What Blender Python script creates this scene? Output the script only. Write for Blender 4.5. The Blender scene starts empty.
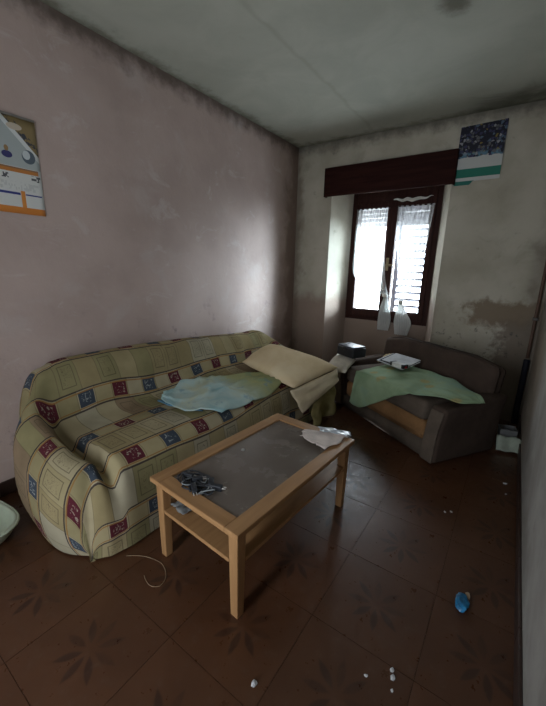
import bpy, bmesh, math, random
from mathutils import Vector, Matrix, noise
random.seed(7)
scene = bpy.context.scene
COL = scene.collection

# ------------------------------------------------------------------ camera
cam_d = bpy.data.cameras.new('camera'); cam = bpy.data.objects.new('camera', cam_d); COL.objects.link(cam)
YAW, PITCH, ROLL, FPX = 0.6036, 0.2433, 0.0255, 344.65
fw = Vector((-math.sin(YAW)*math.cos(PITCH), math.cos(YAW)*math.cos(PITCH), -math.sin(PITCH)))
r0 = Vector((math.cos(YAW), math.sin(YAW), 0)); u0 = r0.cross(fw)
rr = r0*math.cos(ROLL)+u0*math.sin(ROLL); uu = u0*math.cos(ROLL)-r0*math.sin(ROLL)
cam.matrix_world = Matrix(((rr.x,uu.x,-fw.x,2.2714),(rr.y,uu.y,-fw.y,-3.7087),(rr.z,uu.z,-fw.z,1.3333),(0,0,0,1)))
cam_d.sensor_fit = 'HORIZONTAL'; cam_d.sensor_width = 36; cam_d.lens = FPX/546*36; cam_d.clip_start = .02
scene.camera = cam

# ------------------------------------------------------------------ world, daylight, exposure
world = bpy.data.worlds.new('overcast_sky'); scene.world = world; world.use_nodes = True
bg = world.node_tree.nodes['Background']
bg.inputs['Color'].default_value = (0.86, 0.93, 1.0, 1); bg.inputs['Strength'].default_value = 17.0
vs = scene.view_settings
vs.view_transform = 'Standard'; vs.look = 'None'; vs.gamma = 1; vs.use_curve_mapping = False
vs.exposure = 0.0
scene.cycles.use_denoising = True
scene.cycles.max_bounces = 10; scene.cycles.diffuse_bounces = 6; scene.cycles.transparent_max_bounces = 24
scene.cycles.sample_clamp_indirect = 6

sun_d = bpy.data.lights.new('hazy_sun', 'SUN'); sun_d.energy = 46.0; sun_d.angle = math.radians(32); sun_d.color = (.74, .90, 1.0)
sun = bpy.data.objects.new('hazy_sun', sun_d); COL.objects.link(sun)
sun.rotation_euler = Vector((-.68, -.71, -.12)).to_track_quat('-Z', 'Y').to_euler()

def portal(name, loc, rot, sx, sy):
    l = bpy.data.lights.new(name, 'AREA'); l.shape = 'RECTANGLE'; l.size = sx; l.size_y = sy; l.cycles.is_portal = True
    o = bpy.data.objects.new(name, l); o.location = loc; o.rotation_euler = rot; COL.objects.link(o)
portal('window_daylight', (1.035, .64, 1.42), (-math.pi/2, 0, 0), 1.1, 1.5)
portal('doorway_daylight', (1.4, -4.88, 1.02), (math.pi/2, 0, 0), .37, 2.04)

# ------------------------------------------------------------------ node helpers
class NT:
    def __init__(s, name, rough=.8, spec=.3):
        s.m = bpy.data.materials.new(name); s.m.use_nodes = True
        s.t = s.m.node_tree; s.b = s.t.nodes['Principled BSDF']
        s.b.inputs['Roughness'].default_value = rough; s.b.inputs['Specular IOR Level'].default_value = spec
    def link(s, a, b): s.t.links.new(a, b)
    def put(s, sock, v):
        if isinstance(v, bpy.types.NodeSocket): s.link(v, sock)
        elif isinstance(v, (tuple, list)) and len(v) == 3 and sock.type == 'RGBA': sock.default_value = (*v, 1)
        else: sock.default_value = v
    def M(s, op, a, b=0., c=0.):
        n = s.t.nodes.new('ShaderNodeMath'); n.operation = op
        s.put(n.inputs[0], a); s.put(n.inputs[1], b); s.put(n.inputs[2], c); return n.outputs[0]
    def mix(s, f, a, b):
        n = s.t.nodes.new('ShaderNodeMix'); n.data_type = 'RGBA'
        s.put(n.inputs[0], f); s.put(n.inputs[6], a); s.put(n.inputs[7], b); return n.outputs[2]
    def mul(s, f, a, b):
        n = s.t.nodes.new('ShaderNodeMix'); n.data_type = 'RGBA'; n.blend_type = 'MULTIPLY'
        s.put(n.inputs[0], f); s.put(n.inputs[6], a); s.put(n.inputs[7], b); return n.outputs[2]
    def co(s, kind='Object'):
        return s.t.nodes.new('ShaderNodeTexCoord').outputs[kind]
    def sep(s, v):
        n = s.t.nodes.new('ShaderNodeSeparateXYZ'); s.link(v, n.inputs[0]); return n.outputs
    def comb(s, x, y, z=0.):
        n = s.t.nodes.new('ShaderNodeCombineXYZ')
        for i, v in enumerate((x, y, z)): s.put(n.inputs[i], v)
        return n.outputs[0]
    def noise(s, scale=5, detail=4, vec=None, rough=.55, dist=0.):
        n = s.t.nodes.new('ShaderNodeTexNoise'); n.inputs['Scale'].default_value = scale
        n.inputs['Detail'].default_value = detail; n.inputs['Roughness'].default_value = rough; n.inputs['Distortion'].default_value = dist
        s.link(vec if vec is not None else s.co(), n.inputs['Vector']); return n.outputs['Fac']
    def white(s, vec, out='Value'):
        n = s.t.nodes.new('ShaderNodeTexWhiteNoise'); n.noise_dimensions = '2D'; s.link(vec, n.inputs['Vector']); return n.outputs[out]
    def vor(s, scale, vec, feature='F1', out='Distance'):
        n = s.t.nodes.new('ShaderNodeTexVoronoi'); n.feature = feature; n.inputs['Scale'].default_value = scale
        s.link(vec, n.inputs['Vector']); return n.outputs[out]
    def ss(s, x, lo, hi, a=0., b=1.):   # smoothstep
        n = s.t.nodes.new('ShaderNodeMapRange'); n.interpolation_type = 'SMOOTHSTEP'
        s.put(n.inputs[0], x); s.put(n.inputs[1], lo); s.put(n.inputs[2], hi); s.put(n.inputs[3], a); s.put(n.inputs[4], b)
        return n.outputs[0]
    def ramp(s, f, stops, const=False):
        n = s.t.nodes.new('ShaderNodeValToRGB'); cr = n.color_ramp
        if const: cr.interpolation = 'CONSTANT'
        while len(cr.elements) < len(stops): cr.elements.new(.5)
        for e, (p, c) in zip(cr.elements, stops): e.position = p; e.color = (*c, 1)
        s.put(n.inputs[0], f); return n.outputs[0]
    def bump(s, h, strength=.2, dist=.01):
        n = s.t.nodes.new('ShaderNodeBump'); n.inputs['Strength'].default_value = strength; n.inputs['Distance'].default_value = dist
        s.link(h, n.inputs['Height']); s.link(n.outputs[0], s.b.inputs['Normal'])
    def color(s, c): s.put(s.b.inputs['Base Color'], c); return s
    def band(s, x, c, w):  # 1 where |x-c|<w
        return s.M('LESS_THAN', s.M('ABSOLUTE', s.M('SUBTRACT', x, c)), w)
    def rect(s, x, y, x0, x1, y0, y1):
        a = s.M('MULTIPLY', s.M('GREATER_THAN', x, x0), s.M('LESS_THAN', x, x1))
        b = s.M('MULTIPLY', s.M('GREATER_THAN', y, y0), s.M('LESS_THAN', y, y1))
        return s.M('MULTIPLY', a, b)

def plain(name, c, rough=.8, spec=.3, var=.12, scale=14):
    n = NT(name, rough, spec)
    f = n.noise(scale, 4)
    n.color(n.mix(n.ss(f, .3, .7), tuple(v*(1-var) for v in c), tuple(min(1, v*(1+var)) for v in c)))
    return n.m

# ------------------------------------------------------------------ mesh helpers
def link(name, me, mat, parent=None, smooth=False):
    o = bpy.data.objects.new(name, me); COL.objects.link(o)
    if mat and not me.materials: me.materials.append(mat)
    if parent: o.parent = parent
    if smooth:
        for p in me.polygons: p.use_smooth = True
    return o
def obj(name, bm, mat, parent=None, smooth=False):
    me = bpy.data.meshes.new(name); bmesh.ops.recalc_face_normals(bm, faces=bm.faces)
    bm.to_mesh(me); bm.free(); return link(name, me, mat, parent, smooth)
def empty(name, loc=(0,0,0), rz=0):
    o = bpy.data.objects.new(name, None); COL.objects.link(o); o.location = loc; o.rotation_euler = (0,0,rz); o.empty_display_size = .1
    return o
def tag(o, label, cat, group=None):
    o['label'] = label; o['category'] = cat
    if group: o['group'] = group
    return o
def struct(o): o['kind'] = 'structure'; return o
def box(x0, x1, y0, y1, z0, z1, bev=0., seg=2, bm=None, M=None):
    bm2 = bmesh.new()
    vs_ = [bm2.verts.new((x, y, z)) for z in (z0, z1) for y in (y0, y1) for x in (x0, x1)]
    for f in ((0,2,3,1),(4,5,7,6),(0,1,5,4),(2,6,7,3),(0,4,6,2),(1,3,7,5)): bm2.faces.new([vs_[i] for i in f])
    if bev: bmesh.ops.bevel(bm2, geom=bm2.edges[:], offset=bev, segments=seg, affect='EDGES', profile=.6)
    if M is not None: bmesh.ops.transform(bm2, matrix=M, verts=bm2.verts)
    if bm is None: return bm2
    me = bpy.data.meshes.new('t'); bm2.to_mesh(me); bm2.free(); bm.from_mesh(me); bpy.data.meshes.remove(me); return bm
def tube(pts, r, n=8, bm=None, closed=False):
    bm = bm or bmesh.new(); P = [Vector(p) for p in pts]; rings = []
    for i, p in enumerate(P):
        a = P[(i-1) % len(P)] if (closed or i) else p; b = P[(i+1) % len(P)] if (closed or i < len(P)-1) else p
        t = (b-a).normalized(); ref = Vector((0,0,1)) if abs(t.z) < .9 else Vector((1,0,0))
        s = t.cross(ref).normalized(); q = s.cross(t); rad = r(i/(len(P)-1)) if callable(r) else r
        rings.append([bm.verts.new(p+(s*math.cos(k*2*math.pi/n)+q*math.sin(k*2*math.pi/n))*rad) for k in range(n)])
    for i in range(len(rings) - (0 if closed else 1)):
        A, B = rings[i], rings[(i+1) % len(rings)]
        for k in range(n): bm.faces.new((A[k], A[(k+1)%n], B[(k+1)%n], B[k]))
    if not closed: bm.faces.new(rings[0][::-1]); bm.faces.new(rings[-1])
    return bm
def grid_mesh(name, G, uv=None, thick=0.):
    """G[i][j] points; closed sheet with thickness when thick>0"""
    n, m = len(G), len(G[0]); V = [Vector(p) for row in G for p in row]; F = []
    for i in range(n-1):
        for j in range(m-1): F.append((i*m+j, (i+1)*m+j, (i+1)*m+j+1, i*m+j+1))
    if thick:
        N = []
        for i in range(n):
            for j in range(m):
                a = V[min(i+1,n-1)*m+j]-V[max(i-1,0)*m+j]; b = V[i*m+min(j+1,m-1)]-V[i*m+max(j-1,0)]
                c = a.cross(b); N.append(c.normalized() if c.length > 1e-9 else Vector((0,0,1)))
        k = n*m; V += [v-nn*thick for v, nn in zip(V[:k], N)]
        F += [tuple(x+k for x in f[::-1]) for f in F]
        ring = [i*m for i in range(n)] + [(n-1)*m+j for j in range(1, m)] + [i*m+m-1 for i in range(n-2, -1, -1)] + [j for j in range(m-2, 0, -1)]
        for q in range(len(ring)): a, b = ring[q], ring[(q+1) % len(ring)]; F.append((b, a, a+k, b+k))
    me = bpy.data.meshes.new(name); me.from_pydata([tuple(v) for v in V], [], F); me.update()
    if uv:
        U = [p for row in uv for p in row]; L = me.uv_layers.new(name='UVMap'); k = n*m
        for lp in me.loops: L.data[lp.index].uv = U[lp.vertex_index % k]
    return me
def crom(P, t):
    """Catmull-Rom through tuples, t in 0..1"""
    n = len(P)-1; x = min(max(t, 0), 1)*n; i = min(int(x), n-1); f = x-i
    g = lambda k: P[min(max(k, 0), n)]
    p0, p1, p2, p3 = g(i-1), g(i), g(i+1), g(i+2)
    return tuple(.5*((2*b)+(-a+c)*f+(2*a-5*b+4*c-d)*f*f+(-a+3*b-3*c+d)*f**3) for a, b, c, d in zip(p0, p1, p2, p3))
def sstep(x, a, b):
    t = min(max((x-a)/(b-a), 0), 1); return t*t*(3-2*t)
def nz(x, y, z=0, s=1.): return noise.noise(Vector((x*s, y*s, z*s+3.7)))

# ------------------------------------------------------------------ setting materials
W, HC, YB = 2.4815, 2.65, -4.75
CEILX, CEILY = 1.79, -1.49

def wall_left_mat():
    n = NT('pink_plaster', .85, .2); c = n.co(); x, y, z = n.sep(c)
    big = n.noise(1.3, 5, c); fine = n.noise(9, 6, c, .65); mid = n.noise(3.2, 5, c, .6, .4)
    col = n.mix(n.ss(big, .35, .65), (.44,.34,.305), (.53,.415,.375))
    col = n.mix(n.M('MULTIPLY', n.ss(mid, .52, .72), .45), col, (.54,.47,.45))
    col = n.mix(n.M('MULTIPLY', n.ss(fine, .60, .78), .22), col, (.30,.23,.21))
    col = n.mix(n.M('MULTIPLY', n.ss(n.noise(5.5, 7, n.comb(x, n.M('MULTIPLY', y, .6), z), .7, .8), .56, .68), .5), col, (.60,.53,.51))
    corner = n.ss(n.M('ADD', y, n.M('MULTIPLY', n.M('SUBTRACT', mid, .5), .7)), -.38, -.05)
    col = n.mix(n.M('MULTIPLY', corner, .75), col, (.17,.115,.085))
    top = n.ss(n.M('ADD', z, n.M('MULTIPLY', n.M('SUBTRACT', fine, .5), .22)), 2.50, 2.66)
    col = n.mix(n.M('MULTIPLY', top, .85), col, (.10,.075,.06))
    smud = n.M('MULTIPLY', n.ss(n.noise(4.5, 6, c, .7), .58, .70), n.ss(z, 1.15, .75))
    col = n.mix(n.M('MULTIPLY', smud, .65), col, (.20,.15,.18))
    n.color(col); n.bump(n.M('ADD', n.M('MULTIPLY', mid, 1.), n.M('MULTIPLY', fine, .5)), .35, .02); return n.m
def wall_back_mat():
    n = NT('stained_grey_plaster', .85, .2); c = n.co(); x, y, z = n.sep(c)
    big = n.noise(1.6, 5, c); fine = n.noise(10, 6, c, .65); mid = n.noise(3.6, 6, c, .65, .5)
    col = n.mix(n.ss(big, .35, .65), (.39,.355,.28), (.51,.475,.395))
    col = n.mix(n.M('MULTIPLY', n.ss(mid, .55, .72), .5), col, (.30,.275,.21))
    col = n.mix(n.M('MULTIPLY', n.ss(fine, .6, .74), .4), col, (.20,.18,.15))
    # brown damp wash below the dado, left of and inside the niche
    wob = n.M('MULTIPLY', n.M('SUBTRACT', mid, .5), .35)
    low = n.M('MULTIPLY', n.ss(n.M('ADD', z, wob), 1.10, .92), n.ss(x, 1.68, 1.58))
    col = n.mix(n.M('MULTIPLY', low, .85), col, (.26,.185,.15))
    # rusty brown bare patch at right
    wx = n.M('ADD', x, n.M('MULTIPLY', n.M('SUBTRACT', fine, .5), .5)); wz = n.M('ADD', z, n.M('MULTIPLY', n.M('SUBTRACT', fine, .5), .25))
    p1 = n.M('MULTIPLY', n.ss(wx, 1.86, 1.98), n.M('MULTIPLY', n.ss(wz, 1.12, 1.05), n.ss(wz, .82, .92)))
    col = n.mix(n.M('MULTIPLY', p1, .85), col, (.20,.145,.095))
    p2 = n.M('MULTIPLY', n.ss(wx, 2.12, 2.25), n.ss(wz, .98, .85))
    col = n.mix(n.M('MULTIPLY', p2, .8), col, (.17,.13,.10))
    # black mould freckles
    p3 = n.M('MULTIPLY', n.ss(n.noise(13, 6, c, .7), .56, .66), n.M('MULTIPLY', n.ss(x, 1.6, 1.7), n.ss(z, .95, .80)))
    col = n.mix(n.M('MULTIPLY', p3, .7), col, (.06,.06,.06))
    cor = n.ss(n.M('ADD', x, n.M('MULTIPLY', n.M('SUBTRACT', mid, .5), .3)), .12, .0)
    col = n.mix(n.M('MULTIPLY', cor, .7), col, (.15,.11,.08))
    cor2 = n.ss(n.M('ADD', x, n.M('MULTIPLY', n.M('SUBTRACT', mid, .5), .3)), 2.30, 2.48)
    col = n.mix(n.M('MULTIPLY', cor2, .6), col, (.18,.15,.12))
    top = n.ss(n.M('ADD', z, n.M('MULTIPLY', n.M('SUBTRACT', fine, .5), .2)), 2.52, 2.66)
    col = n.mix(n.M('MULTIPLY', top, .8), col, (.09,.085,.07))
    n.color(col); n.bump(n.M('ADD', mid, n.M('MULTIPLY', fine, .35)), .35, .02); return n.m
def wall_right_mat():
    n = NT('grimy_cream_plaster', .85, .2); c = n.co(); x, y, z = n.sep(c)
    mid = n.noise(2.6, 6, c, .6, .4); fine = n.noise(11, 5, c)
    col = n.mix(n.ss(mid, .35, .68), (.28,.26,.235), (.40,.38,.35))
    st = n.M('MULTIPLY', n.ss(n.M('ADD', y, n.M('MULTIPLY', n.M('SUBTRACT', mid, .5), 1.2)), -1.3, -.7), n.ss(z, 1.3, .7))
    col = n.mix(n.M('MULTIPLY', st, .7), col, (.20,.145,.10))
    col = n.mix(n.M('MULTIPLY', n.ss(fine, .6, .75), .3), col, (.22,.20,.18))
    n.color(col); n.bump(fine, .2, .01); return n.m
def ceiling_mat():
    n = NT('grey_green_ceiling_paint', .8, .2); c = n.co(); x, y, z = n.sep(c)
    mid = n.noise(2.2, 6, c, .6, .6); fine = n.noise(9, 6, c, .65)
    col = n.mix(n.ss(mid, .3, .7), (.40,.41,.345), (.47,.48,.41))
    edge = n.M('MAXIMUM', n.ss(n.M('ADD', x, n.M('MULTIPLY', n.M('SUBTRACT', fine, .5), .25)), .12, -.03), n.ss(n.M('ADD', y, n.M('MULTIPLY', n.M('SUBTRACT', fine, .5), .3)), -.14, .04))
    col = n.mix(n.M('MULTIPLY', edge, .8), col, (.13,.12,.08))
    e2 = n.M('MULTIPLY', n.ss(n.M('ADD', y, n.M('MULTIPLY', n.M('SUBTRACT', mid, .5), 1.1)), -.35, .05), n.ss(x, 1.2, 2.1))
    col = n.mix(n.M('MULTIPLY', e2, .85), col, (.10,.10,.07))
    col = n.mix(n.M('MULTIPLY', n.ss(fine, .64, .78), .2), col, (.26,.26,.19))
    # one dark blot of mould and a faint settling crack
    dx = n.M('SUBTRACT', x, CEILX); dy = n.M('SUBTRACT', y, CEILY)
    d = n.M('SQRT', n.M('ADD', n.M('MULTIPLY', dx, dx), n.M('MULTIPLY', dy, n.M('MULTIPLY', dy, .35))))
    col = n.mix(n.M('MULTIPLY', n.ss(n.M('ADD', d, n.M('MULTIPLY', n.M('SUBTRACT', fine, .5), .12)), .10, .02), .8), col, (.11,.10,.07))
    cr = n.M('ABSOLUTE', n.M('ADD', n.M('SUBTRACT', x, .89), n.M('MULTIPLY', n.M('SUBTRACT', mid, .5), .12)))
    col = n.mix(n.M('MULTIPLY', n.ss(cr, .03, .0), .22), col, (.22,.20,.14))
    n.color(col); n.bump(n.M('ADD', mid, n.M('MULTIPLY', fine, .3)), .2, .02); return n.m
def tile_mat():
    n = NT('brown_star_tile', .32, .5); c = n.co(); x, y, z = n.sep(c)
    oi = n.t.nodes.new('ShaderNodeObjectInfo')
    rnd = oi.outputs['Random']
    fine = n.noise(22, 5, c, .6); mid = n.noise(4, 4, c)
    col = n.mix(n.ss(mid, .3, .7), (.074,.030,.014), (.092,.038,.018))
    col = n.mul(1., col, n.mix(rnd, (.95,.95,.95), (1.04,1.03,1.02)))
    r = n.M('SQRT', n.M('ADD', n.M('MULTIPLY', x, x), n.M('MULTIPLY', y, y)))
    a = n.M('ADD', n.M('ARCTAN2', y, x), .2)
    st = 2*math.pi/8
    da = n.M('SUBTRACT', n.M('FLOORED_MODULO', a, st), st/2)
    per = n.M('ABSOLUTE', n.M('MULTIPLY', r, n.M('SINE', da)))
    wid = n.M('MULTIPLY', n.M('SINE', n.M('MULTIPLY', n.M('SUBTRACT', r, .02), math.pi/.10)), .015)
    ins = n.M('MULTIPLY', n.M('GREATER_THAN', r, .02), n.M('LESS_THAN', r, .12))
    pet = n.M('MULTIPLY', n.ss(n.M('SUBTRACT', wid, per), -.003, .006), ins)
    wear = n.ss(n.noise(7, 4, c), .25, .6)
    col = n.mix(n.M('MULTIPLY', n.M('MULTIPLY', pet, wear), .62), col, (.022,.010,.008))
    col = n.mix(n.M('MULTIPLY', n.ss(fine, .55, .75), .25), col, (.13,.085,.055))
    n.color(col); n.put(n.b.inputs['Roughness'], n.ss(fine, .3, .7, .26, .48)); n.bump(mid, .06, .01); return n.m

M_LEFT, M_BACK, M_RIGHT, M_CEIL, M_TILE = wall_left_mat(), wall_back_mat(), wall_right_mat(), ceiling_mat(), tile_mat()
M_GROUT = plain('dark_grout', (.055,.030,.02), .9)
M_SKIRT = plain('dark_brown_skirting', (.045,.024,.018), .5, .4)
def wood(name, a, b, rough=.5, axis=0, sc=1., spec=.4):
    n = NT(name, rough, spec); c = n.co(); v = list(n.sep(c))
    for i in range(3): v[i] = n.M('MULTIPLY', v[i], (3. if i == axis else 38.)*sc)
    f = n.noise(1., 5, n.comb(*v), .6); g = n.noise(3, 3, c)
    col = n.mix(n.ss(f, .3, .7), a, b); col = n.mul(n.M('MULTIPLY', g, .3), col, (.75,.7,.65))
    n.color(col); n.bump(f, .08, .003); return n.m
M_DARKWOOD = wood('dark_red_brown_wood', (.026,.008,.006), (.046,.015,.010), .6, 2, 1., .15)
M_PELMET = wood('dark_red_pelmet_wood', (.022,.006,.005), (.036,.011,.008), .7, 0, 1., .1)
M_TABLE = wood('pale_beech_wood', (.35,.185,.078), (.45,.25,.11), .45, 1)
M_TABLEX = wood('pale_beech_wood_cross', (.35,.185,.078), (.45,.25,.11), .45, 0)
M_TABLEZ = wood('pale_beech_wood_upright', (.35,.185,.078), (.45,.25,.11), .45, 2)

ND = .35
# ------------------------------------------------------------------ room shell
floor = struct(obj('floor', box(-.1, W+.1, YB-.1, .60, -.08, -.002), M_GROUT))
T, G = .385, .0010
ox, oy = 1.617, -2.525
cache = {}
i0, i1 = math.floor((0-ox)/T-.5), math.ceil((W-ox)/T+.5); j0, j1 = math.floor((YB-oy)/T-.5), math.ceil((ND+.01-oy)/T+.5)
for i in range(i0, i1+1):
    for j in range(j0, j1+1):
        cx, cy = ox+i*T, oy+j*T
        x0, x1 = max(cx-T/2+G, 0.), min(cx+T/2-G, W); y0, y1 = max(cy-T/2+G, YB), min(cy+T/2-G, ND)
        if x1-x0 < .01 or y1-y0 < .01: continue
        key = tuple(round(q, 4) for q in (x0-cx, x1-cx, y0-cy, y1-cy))
        if key not in cache:
            bm = box(x0-cx, x1-cx, y0-cy, y1-cy, -.0018, 0.)
            me = bpy.data.meshes.new('tile'); bmesh.ops.recalc_face_normals(bm, faces=bm.faces); bm.to_mesh(me); bm.free(); cache[key] = me
        o = link('tile', cache[key], M_TILE, floor); o.location = (cx, cy, 0); o.rotation_euler = (0, 0, 0)

def wavy_wall(name, P, Q, z0, z1, mat, nrm, amp=.006, step=.05):
    """uneven plaster slab from P to Q (xy), thickness away from nrm"""
    P, Q, nv = Vector((*P,0)), Vector((*Q,0)), Vector((*nrm,0)).normalized()
    n = max(2, int((Q-P).length/step)); m = max(2, int((z1-z0)/step)); Gd = []
    for i in range(n+1):
        row = []
        for j in range(m+1):
            p = P.lerp(Q, i/n); z = z0+(z1-z0)*j/m
            e = min(1, 6*min(i/n, 1-i/n))*min(1, 6*min(j/m, 1-j/m))
            d = amp*e*(nz(p.x, p.y, z, 1.7)+.4*nz(p.x, p.y, z, 6))
            row.append(p+nv*d+Vector((0,0,z)))
        Gd.append(row)
    me = grid_mesh(name, Gd, thick=.1)
    c = sum((Vector(p.center)*1 for p in me.polygons), Vector())/len(me.polygons)
    return link(name, me, mat, None, False)
# thickness direction follows the grid orientation: order the ends so the slab grows outward
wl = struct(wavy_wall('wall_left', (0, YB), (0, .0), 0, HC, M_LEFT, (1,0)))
wr = struct(wavy_wall('wall_right', (W, .0), (W, YB), 0, HC, M_RIGHT, (-1,0), .010))
ceil = struct(obj('ceiling', box(-.15, W+.15, YB-.15, .3, HC, HC+.1), M_CEIL))
# window wall: plaster around a splayed niche that reaches the floor
NX0, NX1, FX0, FX1, ND, NZ, SZ, NH = .445, 1.635, .555, 1.515, .35, 2.11, .745, 2.30
wb = bmesh.new()
def slab(poly, z0, z1, bm):
    lo = [bm.verts.new((x, y, z0)) for x, y in poly]; hi = [bm.verts.new((x, y, z1)) for x, y in poly]
    bm.faces.new(lo[::-1]); bm.faces.new(hi)
    for k in range(len(poly)): bm.faces.new((lo[k], lo[(k+1)%len(poly)], hi[(k+1)%len(poly)], hi[k]))
YO = .60
slab([(-.1,0),(NX0,0),(FX0,ND),(FX0,YO),(-.1,YO)], 0, HC, wb)
slab([(NX1,0),(W+.1,0),(W+.1,YO),(FX1,YO),(FX1,ND)], 0, HC, wb)
slab([(NX0,0),(NX1,0),(FX1,ND),(FX1,YO),(FX0,YO),(FX0,ND)], NH, HC, wb)
slab([(FX0,ND),(FX1,ND),(FX1,YO),(FX0,YO)], 0, SZ, wb)
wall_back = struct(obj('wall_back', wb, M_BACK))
# wall behind the camera with a doorway
rb = bmesh.new(); DX0, DX1, DZ = 1.215, 1.585, 2.04
box(-.1, DX0, YB-.12, YB, 0, HC, bm=rb); box(DX1, W+.1, YB-.12, YB, 0, HC, bm=rb); box(DX0, DX1, YB-.12, YB, DZ, HC, bm=rb)
struct(obj('wall_rear', rb, M_RIGHT))
db = bmesh.new()
box(DX0-.07, DX0, YB, YB+.02, 0, DZ+.07, bm=db); box(DX1, DX1+.07, YB, YB+.02, 0, DZ+.07, bm=db); box(DX0, DX1, YB, YB+.02, DZ, DZ+.07, bm=db)
struct(obj('trim_1', db, M_DARKWOOD))
def skirting(name, P, Q, nrm):
    root = struct(empty(name)); P, Q = Vector((*P,0)), Vector((*Q,0)); d = (Q-P); L = d.length; d.normalize(); nv = Vector((*nrm,0)); n = round(L/T)
    for k in range(n):
        a, b = P+d*(L*k/n+.0015), P+d*(L*(k+1)/n-.0015); c = b+nv*.012
        xs, ys = sorted((a.x, c.x)), sorted((a.y, c.y))
        obj('tile', box(xs[0], xs[1], ys[0], ys[1], .001, .088, .003, 1), M_SKIRT, root)
skirting('baseboard_left', (.0, YB), (.0, -.01), (1, 0))
skirting('baseboard_right', (W, YB), (W, -.01), (-1, 0))

# ------------------------------------------------------------------ window
win = struct(empty('window_1', (0, 0, 0)))
wy0, wy1 = ND, ND+.07
fb = bmesh.new()
box(FX0, FX0+.055, wy0, wy1, SZ, NH, .004, 1, fb); box(FX1-.055, FX1, wy0, wy1, SZ, NH, .004, 1, fb)
box(FX0+.055, FX1-.055, wy0, wy1, SZ, SZ+.05, .004, 1, fb); box(FX0+.055, FX1-.055, wy0, wy1, NZ-.05, NH, .004, 1, fb)
obj('window_frame', fb, M_DARKWOOD, win)
gl = NT('window_glass', .05); 
gm = gl.t.nodes.new('ShaderNodeMixShader'); tr = gl.t.nodes.new('ShaderNodeBsdfTransparent'); gs = gl.t.nodes.new('ShaderNodeBsdfGlossy')
gs.inputs['Roughness'].default_value = .03; gm.inputs[0].default_value = .06; tr.inputs['Color'].default_value = (.94,.96,.97,1)
gl.link(tr.outputs[0], gm.inputs[1]); gl.link(gs.outputs[0], gm.inputs[2]); gl.link(gm.outputs[0], gl.t.nodes['Material Output'].inputs[0])
MX = 1.025
for a, b in ((FX0+.05, MX), (MX, FX1-.05)):
    sb = bmesh.new(); y0, y1 = wy0-.02, wy1-.02; z0, z1 = SZ+.045, NZ-.045
    box(a, a+.055, y0, y1, z0, z1, .006, 2, sb); box(b-.055, b, y0, y1, z0, z1, .006, 2, sb)
    box(a+.055, b-.055, y0, y1, z0, z0+.085, .006, 2, sb); box(a+.055, b-.055, y0, y1, z1-.06, z1, .006, 2, sb)
    s = obj('sash', sb, M_DARKWOOD, win)
    obj('pane', box(a+.05, b-.05, wy0+.02, wy0+.025, z0+.08, z1-.055), gl.m, s)
hb = bmesh.new(); box(MX-.015, MX+.015, wy0-.032, wy0-.021, 1.33, 1.47, .003, 1, hb); box(MX-.008, MX+.008, wy0-.06, wy0-.03, 1.38, 1.40, .003, 1, hb); box(MX-.008, MX+.07, wy0-.064, wy0-.052, 1.378, 1.402, .004, 1, hb)
obj('window_handle', hb, plain('dull_brass', (.25,.19,.10), .4, .5), win)

# shutter leaf outside, right half
M_SLAT = plain('grey_shutter_paint', (.24,.24,.28), .6)
sh = empty('louvred_shutter', (MX+.02, .53, SZ)); tag(sh, 'closed louvred shutter leaf outside the right half of the window', 'shutter')
sw, shh = FX1-MX-.03, NZ-SZ-.02
fbm = bmesh.new(); box(0, .05, 0, .035, .01, shh, bm=fbm); box(sw-.05, sw, 0, .035, .01, shh, bm=fbm); box(.05, sw-.05, 0, .035, .01, .07, bm=fbm); box(.05, sw-.05, 0, .035, shh-.07, shh, bm=fbm)
obj('shutter_frame', fbm, M_SLAT, sh)
sbm = box(.045-sw/2, sw/2-.045, -.026, .026, -.009, .009, .002, 1); sme = bpy.data.meshes.new('slat'); bmesh.ops.recalc_face_normals(sbm, faces=sbm.faces); sbm.to_mesh(sme); sbm.free()
k = 0; zz = .10
while zz < shh-.09:
    o = link('slat', sme, M_SLAT, sh); o.location = (sw/2, .017, zz); o.rotation_euler = (math.radians(-28), 0, 0); zz += .078
# roller blind curtain of slats let down over the top of the opening
rs = empty('roller_shutter', (FX0, .485, 1.82)); tag(rs, 'grey roller shutter let down a little way over the window top', 'shutter')
for k in range(10):
    obj('slat', box(.005, FX1-FX0-.005, 0, .012, .002+k*.049, .049+k*.049, .004, 1), M_SLAT, rs)

# pelmet over the niche
pel = empty('window_pelmet', (0, 0, 2.095)); tag(pel, 'long dark red-brown wooden pelmet box above the window', 'pelmet')
obj('front_board', box(.375, 1.665, -.065, -.045, 0, .285, .004, 1), M_PELMET, pel)
obj('top_board', box(.375, 1.665, -.044, -.001, .267, .285, .002, 1), M_PELMET, pel)
for a in (.375, 1.647): obj('end_board', box(a, a+.018, -.044, -.001, 0, .266, .002, 1), M_PELMET, pel)
# bit of torn white gauze left hanging on the curtain rod
tor = [[(1.03+.40*i/24, .312+.01*math.sin(i*1.3), 2.092-.012-.035*j/4*math.sin(math.pi*min(1, (i+2)/26))+.006*math.sin(i*.9)) for j in range(5)] for i in range(25)]
M_CLOTHW = plain('white_cotton', (.62,.60,.56), .9)
tag(link('gauze_strip', grid_mesh('gauze_strip', tor, thick=.003), M_CLOTHW, None, True), 'thin strip of white gauze along the top of the window frame', 'cloth')

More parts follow.
